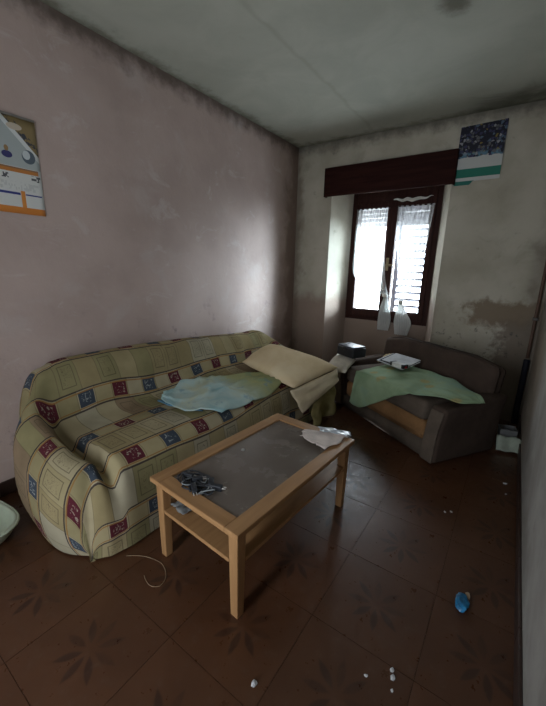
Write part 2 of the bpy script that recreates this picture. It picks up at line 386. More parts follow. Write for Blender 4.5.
# sheer curtains
sc = NT('sheer_white_curtain', .9)
cc = sc.co(); weave = sc.noise(60, 2, cc)
t1 = sc.t.nodes.new('ShaderNodeBsdfTransparent'); t2 = sc.t.nodes.new('ShaderNodeBsdfTranslucent'); t3 = sc.t.nodes.new('ShaderNodeBsdfDiffuse')
for q in (t2, t3): q.inputs['Color'].default_value = (.78,.78,.76,1)
m1 = sc.t.nodes.new('ShaderNodeMixShader'); m1.inputs[0].default_value = .5; sc.link(t2.outputs[0], m1.inputs[1]); sc.link(t3.outputs[0], m1.inputs[2])
m2 = sc.t.nodes.new('ShaderNodeMixShader'); sc.put(m2.inputs[0], sc.ss(weave, .2, .8, .36, .52)); sc.link(t1.outputs[0], m2.inputs[1]); sc.link(m1.outputs[0], m2.inputs[2])
sc.link(m2.outputs[0], sc.t.nodes['Material Output'].inputs[0])
st_ = NT('gathered_white_curtain', .9); a1 = st_.t.nodes.new('ShaderNodeBsdfTranslucent'); a2 = st_.t.nodes.new('ShaderNodeBsdfDiffuse'); a3 = st_.t.nodes.new('ShaderNodeMixShader'); a3.inputs[0].default_value = .6
fw_ = st_.noise(50, 2); st_.put(a1.inputs['Color'], st_.mix(fw_, (.70,.70,.68), (.82,.82,.80))); st_.put(a2.inputs['Color'], st_.mix(fw_, (.70,.70,.68), (.82,.82,.80)))
st_.link(a1.outputs[0], a3.inputs[1]); st_.link(a2.outputs[0], a3.inputs[2]); st_.link(a3.outputs[0], st_.t.nodes['Material Output'].inputs[0])
def curtain(label, rows, y, pleats):
    dx = lambda x: x-.1*(.43-.29*(x-.665))
    rows = [(1.333+(z-1.333)*1.025, dx(a), dx(b)) for z, a, b in rows]
    """rows: (z, xleft, xright) from top to bottom; returns thing with cloth and rod"""
    root = empty('sheer_curtain', (rows[0][1], y, rows[-1][0])); tag(root, label, 'curtain', 'sheer curtains tied in knots')
    off = Vector((rows[0][1], y, rows[-1][0])); G_ = []
    for i in range(61):
        z, a, b = crom(rows, i/60); row = []
        for j in range(41):
            t = j/40; w = b-a; amp = .004+.010*min(1, .12/max(w, .03))
            row.append(Vector((a+w*t, y+amp*math.sin(t*pleats*2*math.pi+.4*math.sin(z*9))-.02*(1-min(1, w/.2)), z))-off)
        G_.append(row)
    zk0 = min(rows[1:-1], key=lambda r: r[2]-r[1])[0]-rows[-1][0]; cut = min(range(61), key=lambda i: abs(G_[i][20].z-zk0))
    link('curtain_cloth', grid_mesh('curtain_cloth', G_[:cut+1]), sc.m, root, True)
    link('curtain_tail', grid_mesh('curtain_tail', G_[cut:]), st_.m, root, True)
    rod = tube([Vector((rows[0][1]-.015, y+.004, rows[0][0]-.006))-off, Vector((rows[0][2]+.015, y+.004, rows[0][0]-.006))-off], .005)
    obj('curtain_rod', rod, M_DARKWOOD, root, True)
    zk, ak, bk = min(rows[1:-1], key=lambda r: r[2]-r[1]); c = (ak+bk)/2; rk = (bk-ak)/2+.008
    kb = bmesh.new(); bmesh.ops.create_uvsphere(kb, u_segments=14, v_segments=9, radius=1)
    for v in kb.verts:
        p = v.co; p *= 1+.12*nz(p.x, p.y, p.z, 2.5); v.co = Vector((c+p.x*rk, y-.02+p.y*rk*.9, zk+p.z*rk*.8))-off
    obj('knot', kb, M_CLOTHW, root, True)
curtain('left sheer curtain pulled aside into a knot, tail hanging', [(1.985,.675,1.02),(1.6,.668,1.02),(1.30,.68,1.05),(1.16,.80,1.08),(1.10,.95,1.10),(1.06,1.06,1.105),(.93,1.035,1.135),(.80,1.02,1.165),(.67,1.025,1.15)], .303, 7)
curtain('right sheer curtain tapering straight down into a knot', [(1.99,1.12,1.475),(1.75,1.125,1.455),(1.5,1.155,1.43),(1.25,1.19,1.375),(1.10,1.225,1.315),(1.00,1.235,1.275),(.90,1.215,1.32),(.78,1.20,1.385),(.64,1.225,1.36)], .303, 7)

# ------------------------------------------------------------------ paper calendars
def cal_left_mat():
    n = NT('printed_calendar', .6, .3); x, y, z = n.sep(n.co())     # y: 0 at right edge (wall corner side), negative left; z from bottom
    u = n.M('MULTIPLY', y, -1.)
    col = (.66,.66,.64)
    pic = n.M('GREATER_THAN', z, .232)
    base = n.mix(pic, col, (.42,.46,.46))
    # ochre arc across the upper right of the picture with a white ribbon below it
    arc = n.M('GREATER_THAN', n.M('ADD', z, n.M('MULTIPLY', u, -1.1)), .300)
    base = n.mix(n.M('MULTIPLY', arc, pic), base, (.26,.19,.09))
    rib = n.band(n.M('ADD', z, n.M('MULTIPLY', u, -1.1)), .285, .016); base = n.mix(n.M('MULTIPLY', rib, pic), base, (.70,.72,.72))
    blob = n.band(n.M('ADD', z, n.M('MULTIPLY', u, -1.1)), .325, .022)
    base = n.mix(n.M('MULTIPLY', n.M('MULTIPLY', blob, pic), n.ss(n.noise(40, 2), .45, .55)), base, (.05,.055,.07))
    def oval(cu, cz, ru, rz):
        a = n.M('DIVIDE', n.M('SUBTRACT', u, cu), ru); b = n.M('DIVIDE', n.M('SUBTRACT', z, cz), rz)
        return n.M('LESS_THAN', n.M('ADD', n.M('MULTIPLY', a, a), n.M('MULTIPLY', b, b)), 1.)
    base = n.mix(oval(.150, .285, .024, .017), base, (.05,.05,.16)); base = n.mix(oval(.150, .314, .010, .014), base, (.35,.22,.10))
    base = n.mix(oval(.05, .292, .032, .034), base, (.10,.13,.16)); base = n.mix(oval(.06, .300, .018, .022), base, (.60,.64,.66))
    base = n.mix(oval(.20, .425, .030, .025), base, (.04,.08,.12)); base = n.mix(oval(.10, .425, .035, .016), base, (.58,.5,.4))
    # print blocks below
    def r(u0, u1, z0, z1, c):
        nonlocal base
        base = n.mix(n.rect(u, z, u0, u1, z0, z1), base, c)
    r(.012, .40, .205, .230, (.52,.20,.05)); r(.012, .40, .222, .230, (.30,.16,.08))
    r(.112, .36, .094, .106, (.04,.05,.22)); r(.008, .088, .096, .103, (.04,.05,.22))
    r(.090, .110, .034, .116, (.70,.27,.06)); r(-.01, .40, .0, .034, (.62,.22,.045))
    txt = n.M('GREATER_THAN', n.white(n.comb(n.M('FLOOR', n.M('MULTIPLY', u, 160.)), n.M('FLOOR', n.M('MULTIPLY', z, 90.)))), .55)
    base = n.mix(n.M('MULTIPLY', n.rect(u, z, .15, .36, .172, .196), txt), base, (.10,.10,.11))
    base = n.mix(n.M('MULTIPLY', n.rect(u, z, .005, .05, .172, .202), txt), base, (.10,.10,.11))
    base = n.mix(n.M('MULTIPLY', n.M('MULTIPLY', n.rect(u, z, .02, .36, .118, .158), txt), .25), base, (.25,.25,.27))
    n.color(base); return n.m
calr = empty('wall_calendar', (.008, -2.738, 1.582)); tag(calr, 'paper calendar with orange bands and photograph on the pink wall', 'calendar')
Gc = [[(.001+.006*math.sin(j/12*math.pi*.9)*(i/16)+.004*(1-j/12)*(i/16), -.34*i/16-.012*(1-(j/12))*(0), .470*j/12-.012*(i/16)*0) for j in range(13)] for i in range(17)]
link('sheet', grid_mesh('sheet', Gc, thick=-.002), cal_left_mat(), calr, True)
obj('hanging_strip', box(-.003, .004, -.34, 0, .471, .482, .001, 1), plain('tin_strip', (.22,.2,.18), .4), calr)

def cal_back_mat():
    n = NT('printed_poster', .6, .3); x, y, z = n.sep(n.co()); c = n.comb(x, z, 0.)
    cells = n.vor(46., c, 'F1', 'Color'); cs = n.sep(cells)
    pic = n.ramp(cs[0], [(0,(.02,.02,.035)),(.34,(.05,.05,.11)),(.55,(.13,.13,.14)),(.70,(.10,.14,.20)),(.82,(.30,.30,.32)),(.91,(.22,.17,.05)),(.96,(.02,.02,.03))], True)
    ed = n.vor(46., c, 'DISTANCE_TO_EDGE'); pic = n.mix(n.ss(ed, .07, .03), pic, (.012,.012,.02))
    low = n.M('MULTIPLY', n.ss(z, .27, .24), n.M('GREATER_THAN', cs[1], .4)); pic = n.mix(n.M('MULTIPLY', low, .8), pic, (.12,.25,.34))
    edge = n.M('ADD', .215, n.M('MULTIPLY', n.M('SUBTRACT', n.noise(12, 2), .5), .05))
    base = n.mix(n.M('GREATER_THAN', z, edge), (.52,.53,.51), pic)
    base = n.mix(n.rect(x, z, -.01, .40, .060, .130), base, (.015,.17,.12))
    base = n.mix(n.rect(x, z, -.01, .155, .0, .033), base, (.015,.15,.115))
    n.color(base); return n.m
calb = empty('wall_poster', (1.65, -.003, 2.085)); tag(calb, 'calendar poster with dark collage picture and green stripe beside the pelmet', 'poster')
Gp = [[(.345*i/14, -.004-.012*math.sin(math.pi*j/14), (lambda b: b+(.470+.008*(i/14)-b)*j/14)(0 if i < 6 else .030)) for j in range(15)] for i in range(15)]
link('sheet', grid_mesh('sheet', Gp, thick=-.002), cal_back_mat(), calb, False)
calb.location.x = 1.655

# ------------------------------------------------------------------ sofa
def throw_mat():
    n = NT('patchwork_print_throw', .9, .15)
    uv = n.t.nodes.new('ShaderNodeUVMap'); uv.uv_map = 'UVMap'; u, v, _ = n.sep(uv.outputs[0])
    P, B = .305, .115                        # stripe period and height of the small-square row, metres
    k = n.M('FLOOR', n.M('DIVIDE', v, P)); fv = n.M('SUBTRACT', v, n.M('MULTIPLY', k, P))
    isB = n.M('LESS_THAN', fv, B)
    # row of small squares
    cw = .108; ub = n.M('ADD', n.M('DIVIDE', u, cw), n.M('MULTIPLY', k, 1.37)); ib = n.M('FLOOR', ub); fu = n.M('SUBTRACT', ub, ib)
    par = n.M('FLOORED_MODULO', ib, 4.)
    pale = n.ramp(n.white(n.comb(ib, k)), [(0,(.39,.325,.185)),(.35,(.32,.27,.145)),(.7,(.44,.375,.25))], True)
    isr, isb = n.band(par, 0., .4), n.band(par, 2., .4)
    ru, rv = n.M('ABSOLUTE', n.M('SUBTRACT', fu, .5)), n.M('ABSOLUTE', n.M('SUBTRACT', n.M('DIVIDE', fv, B), .5))
    sq = n.M('MULTIPLY', n.M('LESS_THAN', ru, .43), n.M('LESS_THAN', rv, .36))
    vec = n.comb(n.M('MULTIPLY', u, 1.), n.M('MULTIPLY', v, 1.))
    icon = n.M('MULTIPLY', n.ss(n.noise(55, 2, vec, .5, 1.5), .56, .60), n.M('MULTIPLY', n.M('LESS_THAN', ru, .28), n.M('LESS_THAN', rv, .24)))
    red = n.mix(icon, (.105,.020,.030), (.34,.27,.22)); blu = n.mix(icon, (.055,.070,.095), (.28,.30,.30))
    rowB = n.mix(n.M('MULTIPLY', sq, isr), pale, red); rowB = n.mix(n.M('MULTIPLY', sq, isb), rowB, blu)
    rowB = n.mix(n.M('MULTIPLY', n.M('GREATER_THAN', ru, .475), .5), rowB, (.16,.13,.07))
    # row of tall panels with sketchy line drawings
    cw2 = .125; ua = n.M('ADD', n.M('DIVIDE', u, cw2), n.M('MULTIPLY', k, .61)); ia = n.M('FLOOR', ua); fa = n.M('SUBTRACT', ua, ia)
    panel = n.ramp(n.white(n.comb(ia, n.M('ADD', k, 31.))), [(0,(.37,.305,.17)),(.22,(.28,.245,.125)),(.42,(.41,.345,.215)),(.60,(.33,.265,.14)),(.78,(.41,.365,.26)),(.92,(.26,.185,.115))], True)
    qa, qv = n.M('ABSOLUTE', n.M('SUBTRACT', fa, .5)), n.M('ABSOLUTE', n.M('SUBTRACT', n.M('DIVIDE', n.M('SUBTRACT', fv, B), P-B), .5))
    fr = n.M('MULTIPLY', n.M('MULTIPLY', n.M('LESS_THAN', qa, .33), n.M('LESS_THAN', qv, .35)), n.M('SUBTRACT', 1., n.M('MULTIPLY', n.M('LESS_THAN', qa, .29), n.M('LESS_THAN', qv, .32))))
    has = n.M('GREATER_THAN', n.white(n.comb(ia, n.M('ADD', k, 7.))), .45)
    rowA = n.mix(n.M('MULTIPLY', n.M('MULTIPLY', fr, has), .65), panel, (.10,.08,.05))
    sk = n.M('MULTIPLY', n.band(n.noise(38, 2, vec, .5, 1.2), .5, .014), n.M('MULTIPLY', n.M('LESS_THAN', qa, .25), n.M('LESS_THAN', qv, .27)))
    rowA = n.mix(n.M('MULTIPLY', n.M('MULTIPLY', sk, has), .6), rowA, (.10,.075,.05))
    rowA = n.mix(n.M('MULTIPLY', n.M('GREATER_THAN', qa, .48), .55), rowA, (.15,.12,.07))
    col = n.mix(isB, rowA, rowB)
    # double lines, black and orange, between the rows
    ln = n.M('MAXIMUM', n.band(fv, .004, .0045), n.band(fv, B+.002, .0045)); lo = n.M('MAXIMUM', n.band(fv, .017, .004), n.band(fv, B-.011, .003))
    col = n.mix(n.M('MULTIPLY', lo, .85), col, (.33,.16,.05)); col = n.mix(n.M('MULTIPLY', ln, .9), col, (.045,.03,.035))
    col = n.mul(1., col, n.mix(n.ss(n.noise(6, 4), .3, .7), (.78,.78,.76), (.98,.98,.98)))
    n.color(col); n.bump(n.noise(160, 3), .15, .002); return n.m
SEAT = [(.022,.40),(.030,.60),(.07,.735),(.15,.768),(.225,.725),(.28,.60),(.34,.475),(.5,.452),(.68,.458),(.83,.452),(.905,.405),(.935,.30),(.945,.15),(.94,.012)]
CREA = [(.022,.40),(.030,.60),(.07,.73),(.15,.76),(.225,.72),(.285,.60),(.35,.45),(.5,.39),(.68,.37),(.82,.36),(.90,.325),(.938,.24),(.945,.13),(.94,.012)]
ARM  = [(.022,.40),(.030,.58),(.07,.70),(.15,.735),(.225,.70),(.285,.635),(.36,.56),(.5,.515),(.68,.475),(.82,.435),(.905,.375),(.95,.27),(.96,.13),(.95,.012)]
YN, YF = -3.06, -.80       # crests of the near and far arms
def lerp3(a, b, t): return tuple(p+(q-p)*t for p, q in zip(a, b))
def backfac(y): return 1.02-.10*sstep(y, -2.6, -.75)
def prof(y, v, inset=0.):
    dn, df = y-YN, YF-y; d = min(dn, df)
    if d < .085: a, b, t = ARM, CREA, sstep(d, .0, .085)
    else: a, b, t = CREA, SEAT, sstep(d, .085, .13)
    x, z = lerp3(crom(a, v), crom(b, v), t)
    if v < .5: z *= 1+(backfac(y)-1)*(1-sstep(v, .30, .5))
    return x, z
def throw_grid():
    Gd, UV, NV = [], [], 78
    cols = []
    nS = 15
    for k in range(nS, 0, -1): cols.append(('n', k/nS))
    nM = 150
    for k in range(nM+1): cols.append(('m', k/nM))
    for k in range(1, nS+1): cols.append(('f', k/nS))
    for kind, t in cols:
        row, uvr = [], []; vl = 0; last = None
        for j in range(NV+1):
            v = j/NV; fr = sstep(v, .55, .95); bk = 1-sstep(v, .25, .48)
            ynear = YN+.135*bk; yfar = YF-.06*bk
            if kind == 'm':
                s = t; y = ynear+(yfar-ynear)*s
                yy = YN+(YF-YN)*s; x, z = prof(yy, v); uu = y
                w = .010*nz(x*3, y*2.2, z*3)+.006*nz(x*7, y*6, z*7)
                # loose folds on the backrest and seat
                if .2 < v < .5: w += .012*math.sin(y*5.3+v*22)*math.exp(-((v-.36)/.08)**2)
                x += w*.8; z += w*.7*sstep(v, .0, .1)*(1 if z > .06 else 0)
            else:
                sg = -1 if kind == 'n' else 1; y0 = ynear if kind == 'n' else yfar; yy = YN if kind == 'n' else YF
                x, z0_ = prof(yy, v)
                bul = .12-.005*bk
                ang = min(1, t/.45)*math.pi/2
                drop = min(z0_, .17+.20*bk)
                if t <= .45: z = z0_-drop*(1-math.cos(ang)); y = y0+sg*bul*math.sin(ang)
                else:
                    q = (t-.45)/.55; z = (z0_-drop)*(1-q)+.012*q if z0_ > .012 else z0_; y = y0+sg*(bul+.020*math.sin(q*math.pi)-.028*q)
                # rounded corner: the front of the side tucks back
                tuck = fr*sstep(t, 0, .9)
                
                w = .010*nz(x*4, z*4, 9+sg)+.012*math.sin(x*13+z*3)*t*.6
                y += sg*w; uu = y0+sg*t*(.22+z0_*.75)
            z = max(z, .010)
            for sg2, yc in ((-1, -2.90), (1, -.93)):      # rounded corners in plan
                a_, b_ = (x-.68)/.275, sg2*(y-yc)/.275
                if a_ > 0 and b_ > 0: k_ = max(a_, b_)/math.hypot(a_, b_); x, y = .68+.275*a_*k_, yc+sg2*.275*b_*k_
            if last is not None: vl += math.dist(last, prof(min(max(yy, -2.6), -1.2) if False else -1.9, v))
            last = prof(-1.9, v)
            if kind == 'm' and y > -1.75 and .15 < v < .5: x += .012*sstep(y, -1.75, -1.2)*math.sin(y*34+v*9)*math.sin((v-.15)/.35*math.pi)
            row.append((x, y, z)); uvr.append((uu+.02*nz(uu*2, vl*3, 8), vl+.045*nz(uu*1.5, vl*1.2, 2)+.012*nz(uu*5, vl*4, 6)))
        Gd.append(row); UV.append(uvr)
    return Gd, UV
Gd, UV = throw_grid()
VOFF = -.045+.305
UV = [[(a, b+VOFF) for a, b in r] for r in UV]
thr = link('sofa_throw', grid_mesh('sofa_throw', Gd, UV), throw_mat(), None, True)
tag(thr, 'patchwork print throw with red and blue squares draped over the long sofa', 'throw')

M_SOFA = plain('worn_brown_upholstery', (.10,.07,.05), .9)
sofa = empty('sofa', (.03, -1.93, 0)); tag(sofa, 'long three-seat sofa hidden under the patchwork throw', 'sofa')
def sofa_prism(name, pts, y0, y1):
    bm = bmesh.new(); slab([(x, z) for x, z in pts], 0, 1, bm)
    for v in bm.verts: v.co = Vector((v.co.x-.03, (y0 if v.co.z < .5 else y1)+1.93, v.co.y))
    bmesh.ops.bevel(bm, geom=bm.edges[:], offset=.015, segments=2, affect='EDGES')
    return obj(name, bm, M_SOFA, sofa)
sofa_prism('base', [(.06,.03),(.86,.03),(.86,.20),(.06,.20)], -2.88, -.98)
sofa_prism('seat', [(.27,.235),(.86,.235),(.84,.39),(.27,.39)], -2.86, -1.02)
sofa_prism('backrest', [(.05,.24),(.24,.24),(.19,.62),(.07,.62)], -2.86, -1.02)
for y0, y1 in ((-3.02,-2.99), (-.895,-.85)): sofa_prism('arm', [(.08,.03),(.72,.03),(.72,.30),(.60,.32),(.30,.40),(.08,.42)], y0, y1)

# ------------------------------------------------------------------ coffee table
tb = empty('coffee_table', (1.0605, -2.8982, 0), -.0643); tag(tb, 'pale wooden coffee table with dusty glass top and lower shelf', 'table')
TW, TL, TH = .5456, .9305, .4156; R_ = .068; t_ = .024
obj('top_rail', box(0, R_, 0, TL, TH-t_, TH, .004, 2), M_TABLE, tb); obj('top_rail', box(TW-R_, TW, 0, TL, TH-t_, TH, .004, 2), M_TABLE, tb)
obj('top_rail', box(R_+.0005, TW-R_-.0005, 0, R_, TH-t_, TH, .004, 2), M_TABLEX, tb); obj('top_rail', box(R_+.0005, TW-R_-.0005, TL-R_, TL, TH-t_, TH, .004, 2), M_TABLEX, tb)
dg = NT('dusty_table_glass', .22, .5); dn = dg.noise(7, 5, None, .6); 
dg.color(dg.mix(dg.ss(dn, .3, .7), (.18,.148,.124), (.21,.174,.148))); dg.put(dg.b.inputs['Roughness'], dg.ss(dn, .3, .7, .20, .30))
t1 = dg.t.nodes.new('ShaderNodeBsdfTransparent'); t1.inputs['Color'].default_value = (.7,.75,.75,1); m1 = dg.t.nodes.new('ShaderNodeMixShader')
dg.put(m1.inputs[0], dg.ss(dn, .3, .7, .80, .86)); dg.link(t1.outputs[0], m1.inputs[1]); dg.link(dg.b.outputs[0], m1.inputs[2]); dg.link(m1.outputs[0], dg.t.nodes['Material Output'].inputs[0])
gp = obj('glass_top', box(R_-.008, TW-R_+.008, R_-.008, TL-R_+.008, TH-.016, TH-.010), dg.m, tb)
for x in (.018, TW-.018-.048):
    for y in (.018, TL-.018-.048):
        bm = box(x, x+.048, y, y+.048, 0, TH-t_-.001, .005, 2)
        for v in bm.verts:
            if v.co.z < .1: v.co.x = x+.024+(v.co.x-x-.024)*.78; v.co.y = y+.024+(v.co.y-y-.024)*.78
        obj('leg', bm, M_TABLEZ, tb)
shb = bmesh.new(); a_, b_ = .022, .068
slab([(b_,a_),(TW-b_,a_),(TW-b_,b_),(TW-a_,b_),(TW-a_,TL-b_),(TW-b_,TL-b_),(TW-b_,TL-a_),(b_,TL-a_),(b_,TL-b_),(a_,TL-b_),(a_,b_),(b_,b_)], .245, .262, shb)
obj('shelf', shb, M_TABLE, tb)
for x in (.03, TW-.05): obj('apron', box(x, x+.02, .067, TL-.067, TH-t_-.03, TH-t_-.001, .002, 1), M_TABLE, tb)

def on_table(x, y, z=0.): # table-local to world
    return tb.matrix_basis @ Vector((x, y, z))
TBM = Matrix.Translation(tb.location) @ Matrix.Rotation(-.0643, 4, 'Z')
# crumpled paper at the far right corner of the table
def patch(name, mat, quad, n=18, amp=.004, thick=.002, z=0., seed=0, fr=.06):
    Gd = []
    for i in range(n+1):
        row = []
        for j in range(n+1):
            s, t = i/n, j/n
            p = Vector(quad[0])*(1-s)*(1-t)+Vector(quad[1])*s*(1-t)+Vector(quad[2])*s*t+Vector(quad[3])*(1-s)*t
            e = 1 if 0 < i < n and 0 < j < n else 1
            p.x += fr*.3*nz(s*3+seed, t*3, 1.); p.y += fr*.3*nz(s*3, t*3+seed, 5.)
            p.z += amp*(.8+abs(nz(s*4+seed, t*4, 2.)) + .6*nz(s*9, t*9+seed, 3.))
            row.append(p)
        Gd.append(row)
    me = grid_mesh(name, Gd, thick=thick)
    return link(name, me, mat, None, True)
fc = patch('folded_cloth', plain('grey_blue_cloth', (.17,.17,.165), .9), [TBM @ Vector((.07,.05,.263)), TBM @ Vector((.17,.045,.263)), TBM @ Vector((.19,.25,.263)), TBM @ Vector((.075,.26,.263))], 16, .020, .004, seed=11)
tag(fc, 'grey-blue cloth stuffed on the lower shelf of the coffee table', 'cloth')
M_PAPER = plain('pale_pinkish_paper', (.78,.68,.63), .8)
pp = patch('paper_sheet', M_PAPER, [(1.395,-2.165,.4205),(1.585,-2.225,.4205),(1.628,-1.995,.4205),(1.40,-2.075,.4205)], 18, .006, .0015, seed=3, fr=.09)
tag(pp, 'torn crumpled pale paper on the far corner of the coffee table', 'paper')
pf = patch('plastic_film', plain('clear_white_film', (.55,.60,.66), .12, .8), [(1.475,-2.065,.430),(1.632,-2.005,.424),(1.615,-1.955,.424),(1.44,-2.025,.430)], 14, .007, .001, seed=8, fr=.05)
tag(pf, 'glossy strip of plastic film beside the torn paper on the table', 'film')
cr_ = bmesh.new(); bmesh.ops.create_icosphere(cr_, subdivisions=2, radius=.011)
for v in cr_.verts: v.co = v.co*(1+.3*nz(*v.co, 60)); v.co.z = max(v.co.z*.6, -.004)
o = obj('paper_scrap', cr_, plain('greyish_white_scrap', (.50,.49,.47), .8), None, True); o.location = (1.236, -2.459, .4102); tag(o, 'tiny pale scrap in the middle of the table glass', 'litter')
# heap of dark tangled cable with plugs
M_CABLE = plain('black_rubber', (.025,.028,.035), .5, .4); M_GREYC = plain('grey_cable', (.24,.26,.27), .6)
cb = empty('tangled_cable', (1.27, -2.80, TH-.010)); tag(cb, 'tangle of black and grey cables with plugs on the table glass', 'cable')
rc = random.Random(3); pts = []
for k in range(120):
    a = k*.42; pts.append((.062*math.cos(a)+.045*math.cos(a*.37+1)-.01, .036*math.sin(a*1.13)+.032*math.sin(a*.29), .007+.011*(.5+.5*math.sin(a*1.7))))
obj('cable', tube(pts, .0036, 6), M_CABLE, cb, True)
pts = [(-.11+.0018*k+.012*math.sin(k*.3), .035*math.sin(k*.11)+.02*math.cos(k*.23), .0075+.012*(.5+.5*math.sin(k*.19))) for k in range(110)]
obj('cable', tube(pts, .003, 6), M_GREYC, cb, True)
for x, y, a, l in ((.085,.02,.4,.055),(.02,-.045,-.6,.06),(-.075,.01,.2,.05),(.045,.03,-.9,.05),(-.02,.012,.9,.045)):
    Mx = Matrix.Translation((x, y, .016)) @ Matrix.Rotation(a, 4, 'Z')
    bm = box(-l/2, l/2, -.011, .011, -.0145, .010, .004, 2, M=Mx)
    pl = obj('plug', bm, M_CABLE, cb, True)
    pb = bmesh.new()
    for s in (-1, 1): tube([Mx @ Vector((l/2, s*.006, 0)), Mx @ Vector((l/2+.016, s*.006, 0))], .0022, 6, pb)
    obj('prongs', pb, plain('plug_metal', (.5,.48,.44), .3, .6), pl)

# ------------------------------------------------------------------ loveseat (local s to the left, d to the back)
LA = math.atan2(-.5425, .84)
lv = empty('loveseat', (1.99, -1.27, 0), LA); tag(lv, 'small grey-brown two-seat sofa with flared arms under the window wall', 'sofa')
def lfab(name, c, var=.18):
    n = NT(name, .92, .15); f = n.noise(5, 6, None, .65); g = n.noise(120, 2)
    n.color(n.mul(.5, n.mix(n.ss(f, .3, .7), tuple(v*(1-var) for v in c), tuple(v*(1+var) for v in c)), n.mix(g, (.7,.7,.7), (1.2,1.2,1.2)))); n.bump(g, .15, .002); return n.m
M_LG, M_LB, M_LO = lfab('grey_brown_velour', (.108,.083,.064)), lfab('dark_brown_velour', (.064,.044,.034)), lfab('orange_brown_velour', (.235,.125,.055))
LW, LD = 1.28, .66
def lbox(name, s0, s1, d0, d1, z0, z1, mat, bev=.02, fn=None, sub=0):
    bm = box(-s1, -s0, d0, d1, z0, z1)
    if sub: bmesh.ops.subdivide_edges(bm, edges=bm.edges[:], cuts=sub, use_grid_fill=True)
    if fn:
        for v in bm.verts: v.co = fn(v.co.copy())
    if bev:
        sharp = [e for e in bm.edges if len(e.link_faces) == 2 and e.calc_face_angle(0) > .6]
        bmesh.ops.bevel(bm, geom=sharp, offset=bev, segments=3, affect='EDGES', profile=.5)
    return obj(name, bm, mat, lv, True)
lbox('base', .135, LW-.135, .0, LD-.03, .02, .125, M_LG, .01)
def puff(c):
    w = (1-((c.x+LW/2)/(LW/2-.12))**4); c.z += .012*max(0, w) if c.z > .25 else 0; c.y -= .02*max(0, w)*(1-abs((c.z-.2)/.12)) if c.y < .05 else 0; return c
lbox('lower_cushion', .145, LW-.145, .012, .50, .128, .275, M_LO, .03, puff, 4)
lbox('seat_cushion', .145, LW-.145, .0, .50, .278, .428, M_LG, .035, None, 3)
def lean(c):
    t = (c.z-.1)/.6; c.y += .07*t-.01; 
    e = abs((c.x+LW/2)/(LW/2)); c.z -= .05*max(0, e-.75)/.25 if c.z > .5 else 0
    return c
lbox('backrest', .03, LW-.03, .47, .585, .10, .70, M_LB, .04, lean, 4)
for sgn in (0, 1):
    def flare(c, sgn=sgn):
        t = c.z/.46; q = c.y/.6
        o_ = (.05*t**2)*(1-.2*q)
        c.x += o_ if sgn == 0 else -o_
        if c.z > .3: c.z += .035*q-.015
        c.y += -.0*t
        return c
    lbox('arm', 0 if sgn == 0 else LW-.13, .13 if sgn == 0 else LW, -.012, .60, .015, .455, M_LB, .025, flare, 3)
    s0 = .012 if sgn == 0 else LW-.118
    lbox('arm_front', s0, s0+.106, -.024, -.012, .02, .43, M_LG, .005, flare, 2)
LM = Matrix.Translation((1.99, -1.27, 0)) @ Matrix.Rotation(LA, 4, 'Z')
def LP(s, d, z): return LM @ Vector((-s, d, z))

# ------------------------------------------------------------------ bedding and cloths
def dye(name, stops, scale=3., mot=None, rough=.9):
    n = NT(name, rough, .15); c = n.co(); f = n.noise(scale, 4, c, .6, .5)
    col = n.ramp(f, stops)
    if mot: col = n.mix(n.M('MULTIPLY', n.ss(n.vor(mot[1], c), .28, .16), .8), col, mot[0])
    n.color(col); return n.m
# blue-green sheet on the sofa seat
def blue_mat():
    n = NT('sky_blue_and_lime_cotton', .9, .15); c = n.co(); x, y, z = n.sep(c); f = n.noise(4, 4, c, .6, .6); g = n.noise(9, 4, c)
    a = n.ramp(f, [(.3,(.28,.47,.50)),(.5,(.46,.58,.55)),(.65,(.52,.56,.42))]); b = n.ramp(f, [(.3,(.26,.33,.19)),(.5,(.38,.38,.18)),(.7,(.30,.40,.32))])
    col = n.mix(n.ss(n.M('ADD', y, n.M('MULTIPLY', n.M('SUBTRACT', f, .5), .5)), -1.98, -1.72), a, b)
    col = n.mix(n.M('MULTIPLY', n.ss(g, .60, .68), .4), col, (.12,.25,.38)); n.color(col); return n.m
bot = [(.50,-2.40),(.74,-2.41),(.885,-2.24),(.905,-1.98),(.912,-1.74),(.87,-1.52)]
top = [(.45,-2.33),(.37,-2.13),(.385,-1.93),(.46,-1.75),(.56,-1.55),(.70,-1.40)]
def plin(P, t):
    x = min(max(t, 0), 1)*(len(P)-1); i_ = min(int(x), len(P)-2); return lerp3(P[i_], P[i_+1], x-i_)
def ridge(q, w=.05): return max(0., 1-abs(q)/w)
Gs = []
for i in range(46):
    row = []; s = i/45; a = plin(bot, s); b = plin(top, s)
    for j in range(31):
        t = j/30; x, y = a[0]+(b[0]-a[0])*t, a[1]+(b[1]-a[1])*t
        zb = .474+.012*abs(nz(x*6, y*6))+.008*math.sin(x*30+y*21)*nz(x*3, y*3, 4)+.012*math.exp(-((t-.95)/.06)**2)+.020*math.exp(-(s/.05)**2)
        zb += .016*ridge(t-.30-.35*s)+.018*ridge(t-.85+.5*s, .06)+.014*ridge(s-.28-.2*t, .03)+.014*ridge(s-.62+.25*t, .03)+.012*ridge(s-.08, .03)+.014*max(0, nz(x*7+y*9, y*3-x*4, 1.))
        zb -= .055*sstep(x, .835, .93); zb += .05*sstep(-x, -.42, -.33)
        row.append((x, y, zb))
    Gs.append(row)
tag(link('bed_sheet', grid_mesh('bed_sheet', Gs, thick=.006), blue_mat(), None, True), 'crumpled sky-blue and lime sheet lying on the long sofa seat', 'sheet')
